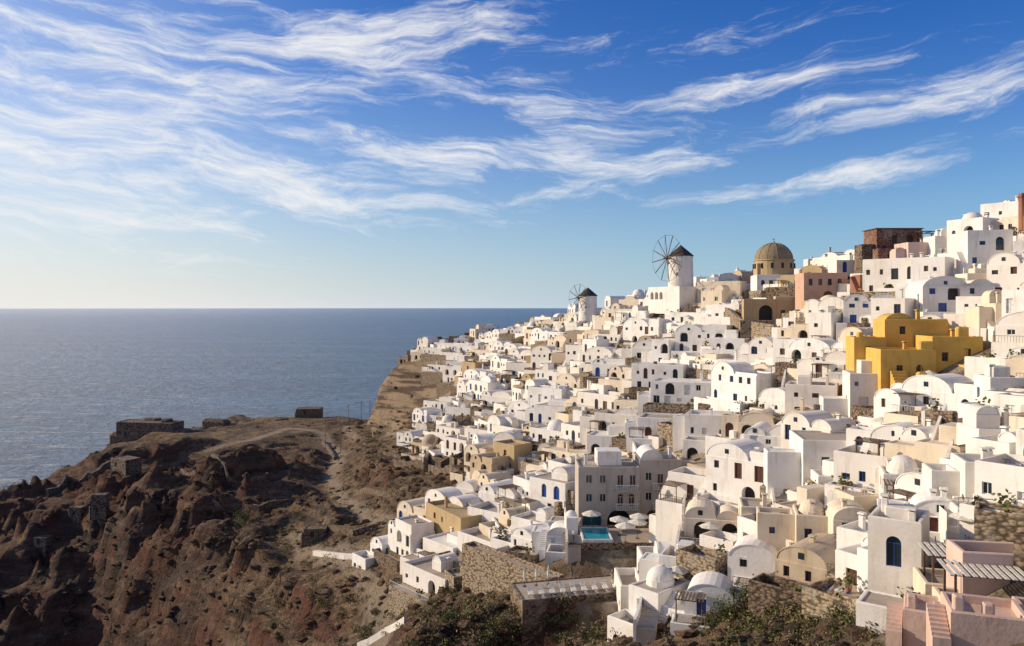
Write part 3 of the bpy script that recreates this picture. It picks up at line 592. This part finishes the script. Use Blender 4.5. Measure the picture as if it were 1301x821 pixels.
for k in range(4): mb.add([(-1.6+k*.8,0,1.6),(-.9+k*.8,0,1.6),(-.9+k*.8,-1.2,.4),(-1.6+k*.8,-1.2,.4)],[(0,1,2,3)],'red')
mb.beam((-1.8,0,1.62),(1.9,0,1.62),.05,'wood'); mb.obj('red_awning')
# ------------------------------------------------------------ filling the village
excl=[(*hit(a,b)[:2],r) for a,b,r in ((930,535,5.5),(950,520,5.5),(975,500,5.5),(960,445,5.5),(905,420,5.5),(700,795,8),(745,800,8),(780,795,5),(650,770,8),(1250,815,5),(1290,800,5),(820,812,6))]
px_=[p[0] for p in poly];py_=[p[1] for p in poly]; cnt=0; rr=random.Random(11)
def facing(x,y):
    e=1.5; gxx=float(hz(x+e,y)-hz(x-e,y)); gyy=float(hz(x,y+e)-hz(x,y-e)); g=math.hypot(gxx,gyy)+1e-6
    return math.degrees(math.atan2(gxx/g*.7+.35,gyy/g*.7+.75))
def okk(x,y,r): return inpoly([x],[y],poly)[0] and free(x,y,r) and not any(math.hypot(x-a,y-b)<c for a,b,c in excl)
for tries in range(15000):
    x=rr.uniform(min(px_),max(px_)); y=rr.uniform(min(py_),max(py_))
    large=tries<1500; rad=4.2 if large else (2.9 if y>110 else 2.5)
    if y<50 or not okk(x,y,rad): continue
    ang=facing(x,y)+rr.gauss(0,9)
    w=(rr.uniform(9,14) if large else rr.uniform(4.2,8.2))*(.85 if y<100 else 1); d=rr.uniform(4.5,7); h=rr.uniform(2.7,3.3); st=1 if rr.random()<.72 else 2
    t=-math.radians(ang); fx,fy=x+math.sin(t)*d/2,y-math.cos(t)*d/2
    z=float(hz(fx,fy))+rr.uniform(-.2,.9)
    vx=650+F*x/y; up=(x>55 and y>130)
    col=pick(rr,('white',18),('cream',3.2),('beige',1.8 if x<60 else .6),('ochre',.6),('rosewall',1.4 if up else .3),('pink',.8 if up else .05),('grey',.4)) 
    roof=pick(rr,('flat',6),('vault',4.5),('dome',.35))
    trim=pick(rr,('blue',3.4 if vx<800 else 1.6),('brown',3),('green',.3),('trimwhite',1.2),('wood',1))
    mb=MB().at(fx,fy,z,ang); house(mb,w,d,h,roof,col,trim,rr,st,True)
    mb.obj('white_plaster_house' if col=='white' else 'plaster_house'); occ.append((x,y,3.9 if large else (2.6 if y>110 else 2.3))); cnt+=1
print("houses",cnt)
c2=0
for tries in range(9000):
    x=rr.uniform(min(px_),max(px_)); y=rr.uniform(min(py_),max(py_))
    if not okk(x,y,.9): continue
    ang=facing(x,y)+rr.gauss(0,14); mb=MB().at(x,y,float(hz(x,y)),ang); m=pick(rr,('white',6),('stone',2.2),('darkstone',1.6),('cream',.8))
    w=rr.uniform(2.5,5.5); h=rr.uniform(.6,2.4); mb.body(-w/2,w/2,-1.6,1.6,-5,h,m,par=rr.choice([.1,.5,.8]),roof='pave')
    if rr.random()<.5: mb.rbox(w/2-1.4,w/2-.4,0,1.2,h-.1,h+rr.uniform(.8,1.8),m)
    else: plant(mb,rr,rr.uniform(-w/2+.6,w/2-.6),-.6,h,True,.35)
    mb.obj('garden_terrace'); occ.append((x,y,1.6)); c2+=1
print("terraces",c2)
def stair(p,q,w=1.8,m='white'):
    a=Vector(hit(*p));b=Vector(hit(*q)); 
    d=b-a; d.z=0; L=d.length; n_=max(4,int(L/.45)); ang=-math.degrees(math.atan2(d.y,d.x)-math.pi/2); mb=MB().at(a.x,a.y,0,ang)
    for k in range(n_):
        u=(k+.5)/n_; z=float(hz(a.x+d.x*u,a.y+d.y*u))+1.6; mb.box(-w/2,w/2,L*k/n_,L*(k+1)/n_,z-4,z,'pave'); mb.box(-w/2-.3,-w/2-.003,L*k/n_,L*(k+1)/n_,z-4,z+.8,m)
    return mb.obj('stepped_lane')
for p,q in (((730,720),(725,640)),((720,640),(700,590)),((870,730),(880,650)),((1210,640),(1225,590)),((1195,600),(1215,540)),((1000,520),(1010,470)),((820,600),(800,540)),((650,700),(620,650)),((1000,690),(990,630)),((1180,430),(1200,370)),((600,600),(640,540)),((780,470),(800,420)),((820,820),(830,770))): stair(p,q)
# ------------------------------------------------------------ people
def person(x,y,z,ang,shirt,legs,h=1.72,walk=.12):
    s=NT('clothed_figure'); tcn=s.n('ShaderNodeTexCoord'); sp=s.n('ShaderNodeSeparateXYZ'); s.l(tcn.outputs['Object'],sp.inputs[0])
    cr=s.n('ShaderNodeValToRGB'); cr.color_ramp.interpolation='CONSTANT'; e=cr.color_ramp.elements; e[0].position=0; e[0].color=(.03,.02,.02,1); e[1].position=.04; e[1].color=(*legs,1)
    for p,c in ((.53,shirt),(.835,(.45,.27,.19)),(.955,(.04,.025,.02))): q=e.new(p); q.color=(*c,1)
    mm=s.n('ShaderNodeMath',operation='DIVIDE'); s.l(sp.outputs[2],mm.inputs[0]); mm.inputs[1].default_value=1.75; s.l(mm.outputs[0],cr.inputs[0]); 
    ab=s.n('ShaderNodeMath',operation='ABSOLUTE'); s.l(sp.outputs[0],ab.inputs[0]); g=s.mul(ab.outputs[0],.235,'GREATER_THAN'); lz=s.mul(sp.outputs[2],1.12,'LESS_THAN')
    s.l(s.mix(s.mul(g,lz),cr.outputs[0],(.45,.27,.19)),s.b.inputs['Base Color']); s.b.inputs['Roughness'].default_value=.8
    J=[((0,0,.95),.15),((0,0,1.15),.13),((0,0,1.38),.16),((0,0,1.5),.065),((0,-.01,1.6),.095),((0,-.01,1.7),.085),
       ((.1,0,.9),.10),((.11,-walk,.5),.07),((.11,-walk*.8,.09),.05),((.11,-walk*.8-.15,.04),.04),((-.1,0,.9),.10),((-.11,walk*.6,.5),.07),((-.11,walk*1.6,.09),.05),((-.11,walk*1.6-.14,.04),.04),
       ((.19,0,1.42),.06),((.25,.04,1.14),.045),((.27,-.08,.9),.035),((.275,-.12,.82),.03),((-.19,0,1.42),.06),((-.25,.03,1.14),.045),((-.27,-.06,.9),.035),((-.275,-.1,.82),.03),((0,-.11,1.61),.02)]
    E=[(0,1),(1,2),(2,3),(3,4),(4,5),(0,6),(6,7),(7,8),(8,9),(0,10),(10,11),(11,12),(12,13),(2,14),(14,15),(15,16),(16,17),(2,18),(18,19),(19,20),(20,21),(4,22)]
    m=bpy.data.meshes.new('person'); m.from_pydata([j[0] for j in J],E,[]); o=bpy.data.objects.new('person',m); bpy.context.collection.objects.link(o)
    md=o.modifiers.new('skin','SKIN'); 
    for i,j in enumerate(J): m.skin_vertices[0].data[i].radius=(j[1],j[1]*.8)
    m.skin_vertices[0].data[0].use_root=True
    o.modifiers.new('sub','SUBSURF').levels=1; o.modifiers['sub'].render_levels=1; m.materials.append(s.m); o.location=(x,y,z); o.rotation_euler=(0,0,-math.radians(ang)); o.scale=[h/1.78]*3
bx,by,bz=PT
person(bx-5.8,by+2.2,bz-.3,30,(.6,.6,.6),(.05,.07,.14)); person(bx+5.4,by+1.5,bz-.3,-40,(.5,.1,.08),(.1,.09,.08)); person(bx+2.6,by+7.4,bz-.3,80,(.1,.2,.45),(.4,.36,.3),1.65)
bx,by,bz=ST_; person(bx+4.6,by+5.4,bz-.1,60,(.08,.08,.1),(.3,.28,.25),1.76,.16); person(bx-2.5,by+4.6,bz-.1,-60,(.7,.66,.6),(.06,.08,.16),1.66,.16)
# ------------------------------------------------------------ shrubs and rocks
def shrubs(name,mat,spots,leaves,sc):
    V=[]
    for (x,y,z,r) in spots:
        n_=leaves; u=np.random.normal(size=(n_,3)); u/=np.linalg.norm(u,axis=1)[:,None]; rad=np.random.rand(n_)**.4
        lump=1+.35*np.sin(u[:,0]*4+x)+.3*np.cos(u[:,1]*5+y)
        c=u*(rad*lump)[:,None]*np.array([r,r,r*.75])+np.array([x,y,z+r*.45])
        e=np.random.normal(size=(n_,3)); e/=np.linalg.norm(e,axis=1)[:,None]; g=np.cross(e,np.random.normal(size=(n_,3))); g/=np.linalg.norm(g,axis=1)[:,None]
        sz=r*sc*(.6+.8*np.random.rand(n_))[:,None]
        V.append(np.stack([c-e*sz,c+g*sz*.5,c+e*sz,c-g*sz*.5],1).reshape(-1,3))
    V=np.concatenate(V); nf=len(V)//4
    m_=bpy.data.meshes.new(name); m_.from_pydata(V.tolist(),[],np.arange(nf*4).reshape(-1,4).tolist()); m_.materials.append(MT[mat]); o=bpy.data.objects.new(name,m_); bpy.context.collection.objects.link(o)
def spots(regs,cnt,r0,r1,chk=True):
    o=[]
    for _ in range(cnt):
        a=R.choice(regs); px=R.gauss(a[0],a[2]); py=R.gauss(a[1],a[3]); x,y,z=hit(px,py)
        if y>560 or not (-300<x<300): continue
        if chk and inpoly([x],[y],poly)[0] and not free(x,y,.2): continue
        o.append((x,y,z,R.uniform(r0,r1)))
    return o
shrubs('green_shrubs','leaf',spots([(570,780,50,30),(620,790,40,20),(960,790,50,25),(1010,760,40,20),(1050,790,40,20),(940,530,25,15),(450,800,60,30),(1240,815,30,10),(720,800,50,14)],320,.4,1.1),110,.16)
shrubs('dry_shrubs','dryleaf',spots([(500,600,50,40),(450,640,60,50),(400,760,80,50),(330,700,80,60),(560,560,25,25),(600,790,60,30),(1000,790,80,25),(950,520,30,18),(300,650,100,50),(960,450,25,14),(700,790,30,20),(200,600,100,30)],1400,.3,1.1),60,.17)
for px,py,r in ((310,665,3.0),(955,772,1.9),(980,765,2.0),(1002,775,1.7),(905,800,1.6),(925,790,1.8),(1110,770,1.0),(948,545,1.6),(970,530,1.3),(640,800,1.4),(575,790,1.3)):
    shrubs('tamarisk_bush','leaf',[(*hit(px,py),r)],1500,.05)
V=[];Fc=[]
bm=bmesh.new(); bmesh.ops.create_icosphere(bm,subdivisions=2,radius=1); base=np.array([v.co[:] for v in bm.verts]); bf=[[v.index for v in f.verts] for f in bm.faces]; bm.free()
for (x,y,z,r) in spots([(400,700,120,80),(300,640,140,50),(500,560,50,30),(560,600,40,40),(900,800,100,20),(200,650,120,50),(600,780,80,30),(150,760,120,40)],1200,.2,1.1):
    b=len(V)*len(base); ph=np.random.rand(3)*9; V.append(base*(r*(1+.3*np.sin(base[:,[1]]*3+ph[0])+.25*np.cos(base[:,[2]]*4+ph[1])))*np.array([1,R.uniform(.6,1.2),.6])+np.array([x,y,z])); Fc+=[[b+i for i in q] for q in bf]
m_=bpy.data.meshes.new('boulders'); m_.from_pydata(np.concatenate(V).tolist(),[],Fc); m_.materials.append(terrain.data.materials[0]); o=bpy.data.objects.new('scattered_boulders',m_); bpy.context.collection.objects.link(o)
# ------------------------------------------------------------ sky + sun
SEL,SAZ=math.radians(21),math.radians(-77)
w=bpy.data.worlds.new("World"); bpy.context.scene.world=w; w.use_nodes=True; T=w.node_tree; bg=T.nodes['Background']
try: w.cycles.sampling_method='MANUAL'; w.cycles.sample_map_resolution=256
except Exception as e: print(e)
def N_(ty,**k):
    x=T.nodes.new(ty)
    for a,b in k.items(): setattr(x,a,b)
    return x
def M(op,a,b=None,c=None):
    x=N_('ShaderNodeMath',operation=op)
    for i,q in enumerate((a,b,c)):
        if q is None: continue
        if isinstance(q,(int,float)): x.inputs[i].default_value=q
        else: T.links.new(q,x.inputs[i])
    return x.outputs[0]
def VM(op,a,b):
    x=N_('ShaderNodeVectorMath',operation=op)
    for i,q in enumerate((a,b)):
        if isinstance(q,tuple): x.inputs[i].default_value=q
        else: T.links.new(q,x.inputs[i])
    return x
def MIX(f,a,b,bt='MIX'):
    x=N_('ShaderNodeMix',data_type='RGBA',blend_type=bt)
    for i,q in ((0,f),(6,a),(7,b)):
        if isinstance(q,float): x.inputs[i].default_value=q
        elif isinstance(q,tuple): x.inputs[i].default_value=(*q,1)
        else: T.links.new(q,x.inputs[i])
    return x.outputs[2]
def MR(v,a,b,c=0.,d=1.):
    x=N_('ShaderNodeMapRange',interpolation_type='SMOOTHSTEP'); T.links.new(v,x.inputs[0])
    for i,q in zip((1,2,3,4),(a,b,c,d)): x.inputs[i].default_value=q
    return x.outputs[0]
sky=N_('ShaderNodeTexSky',sky_type='NISHITA',sun_disc=False,sun_elevation=SEL,sun_rotation=SAZ,altitude=100,air_density=1.0,dust_density=1.0,ozone_density=1.5)
tc=N_('ShaderNodeTexCoord'); sp=N_('ShaderNodeSeparateXYZ'); T.links.new(tc.outputs['Generated'],sp.inputs[0])
az=M('ARCTAN2',sp.outputs[0],sp.outputs[1]); rd=M('SQRT',M('ADD',M('MULTIPLY',sp.outputs[0],sp.outputs[0]),M('MULTIPLY',sp.outputs[1],sp.outputs[1]))); el=M('DIVIDE',sp.outputs[2],M('MAXIMUM',rd,.001))
cv=N_('ShaderNodeCombineXYZ'); T.links.new(az,cv.inputs[0]); T.links.new(el,cv.inputs[1])
sunw=MR(az,.5,-.6)
tcol=MIX(M('MULTIPLY',MR(el,.0,.32),M('SUBTRACT',1.0,M('MULTIPLY',sunw,.35))),(.45,.92,1.42),(.02,.50,1.35))
tinted=MIX(1.0,sky.outputs[0],tcol,'MULTIPLY')
hz_=M('EXPONENT',M('MULTIPLY',M('MAXIMUM',el,0.0),-7.5))
hcol=MIX(sunw,(4.8,6.6,8.1),(8.4,8.2,7.9)); hzf=M('MULTIPLY',hz_,M('ADD',M('MULTIPLY',sunw,.20),.78))
base_=MIX(hzf,tinted,hcol)
glow=M('MULTIPLY',M('MULTIPLY',MR(az,-.15,-.75),M('EXPONENT',M('MULTIPLY',M('MAXIMUM',el,0.0),-3.0))),.65)
base_=MIX(glow,base_,(8.8,8.6,8.2))
base_=MIX(M('MULTIPLY',MR(el,.5,1.1),.5),base_,(2.5,2.45,2.4))   # grey veil added overhead, above the view, as neutral fill light
wn=N_('ShaderNodeTexNoise'); wn.inputs['Scale'].default_value=6; wn.inputs['Detail'].default_value=5; T.links.new(cv.outputs[0],wn.inputs['Vector'])
wv=VM('MULTIPLY',VM('SUBTRACT',wn.outputs['Color'],(.5,.5,.5)).outputs[0],(.18,.055,0)); UV=VM('ADD',cv.outputs[0],wv.outputs[0]).outputs[0]
groups={-8:[(40,170,380,170,1.05),(130,50,380,110,.95),(300,215,430,64,1.12),(560,205,300,44,1.02),(740,205,180,36,1.0),(620,110,280,40,.75),(720,150,260,38,.8),(130,265,280,34,.85)],
 7:[(480,45,300,62,.95),(940,108,260,36,1.05),(1200,120,260,42,1.05),(1050,165,220,26,.9),(1050,230,220,22,1.08),(840,215,150,28,.9),(900,30,300,36,.7),(490,258,180,16,.95),(700,250,170,14,.8),(350,120,300,60,.75),(1200,195,160,16,.7)]}
tot=None
for gi,(an,bl) in enumerate(groups.items()):
    mask=None
    for (px,py,a,b,stg) in bl:
        ca=math.atan((px-650.5)/F); ce=(389-py)/F*math.cos(ca)
        d=VM('SUBTRACT',UV,(ca,ce,0)).outputs[0]
        r=N_('ShaderNodeVectorRotate',rotation_type='Z_AXIS'); r.inputs['Angle'].default_value=-math.radians(an); T.links.new(d,r.inputs['Vector'])
        l=VM('MULTIPLY',r.outputs[0],(F/a,F/b,0)); ln=N_('ShaderNodeVectorMath',operation='LENGTH'); T.links.new(l.outputs[0],ln.inputs[0])
        fo=MR(ln.outputs['Value'],1.3,0.0,0.,stg)
        mask=fo if mask is None else M('MAXIMUM',mask,fo)
    r=N_('ShaderNodeVectorRotate',rotation_type='Z_AXIS'); r.inputs['Angle'].default_value=-math.radians(an); T.links.new(UV,r.inputs['Vector'])
    nv=VM('ADD',VM('MULTIPLY',r.outputs[0],(6.5,36,0)).outputs[0],(gi*3.7,gi*5.1,gi*1.3)); nz=N_('ShaderNodeTexNoise'); nz.inputs['Scale'].default_value=1; nz.inputs['Detail'].default_value=9; nz.inputs['Roughness'].default_value=.68; nz.inputs['Distortion'].default_value=.35; T.links.new(nv.outputs[0],nz.inputs['Vector'])
    th=M('SUBTRACT',M('ADD',M('MULTIPLY',nz.outputs[0],1.25),M('MULTIPLY',mask,.38)),.83)
    v=MR(th,-.06,.38)
    tot=v if tot is None else M('SUBTRACT',M('ADD',tot,v),M('MULTIPLY',tot,v))
fin=MIX(M('MULTIPLY',tot,.93),base_,(9.0,9.0,9.0))
T.links.new(fin,bg.inputs[0]); bg.inputs[1].default_value=.1
sl=bpy.data.lights.new("sun",'SUN'); sl.energy=5.0; sl.angle=math.radians(.5); sl.color=(1,.80,.55); so=bpy.data.objects.new("sun",sl); bpy.context.collection.objects.link(so)
dr=Vector((math.cos(SEL)*math.sin(SAZ),math.cos(SEL)*math.cos(SAZ),math.sin(SEL))); so.rotation_euler=dr.to_track_quat('Z','Y').to_euler(); so.location=(-200,0,300)
cam=bpy.data.cameras.new("camera"); cam.sensor_width=36; cam.lens=36*F/1301; cam.shift_y=-21.5/1301; cam.clip_end=60000; cam.clip_start=.5
co=bpy.data.objects.new("camera",cam); co.location=(0,0,H0); co.rotation_euler=(math.pi/2,0,0); bpy.context.collection.objects.link(co); bpy.context.scene.camera=co
sc=bpy.context.scene; sc.view_settings.view_transform='Standard'; sc.view_settings.look='None'; sc.view_settings.exposure=0
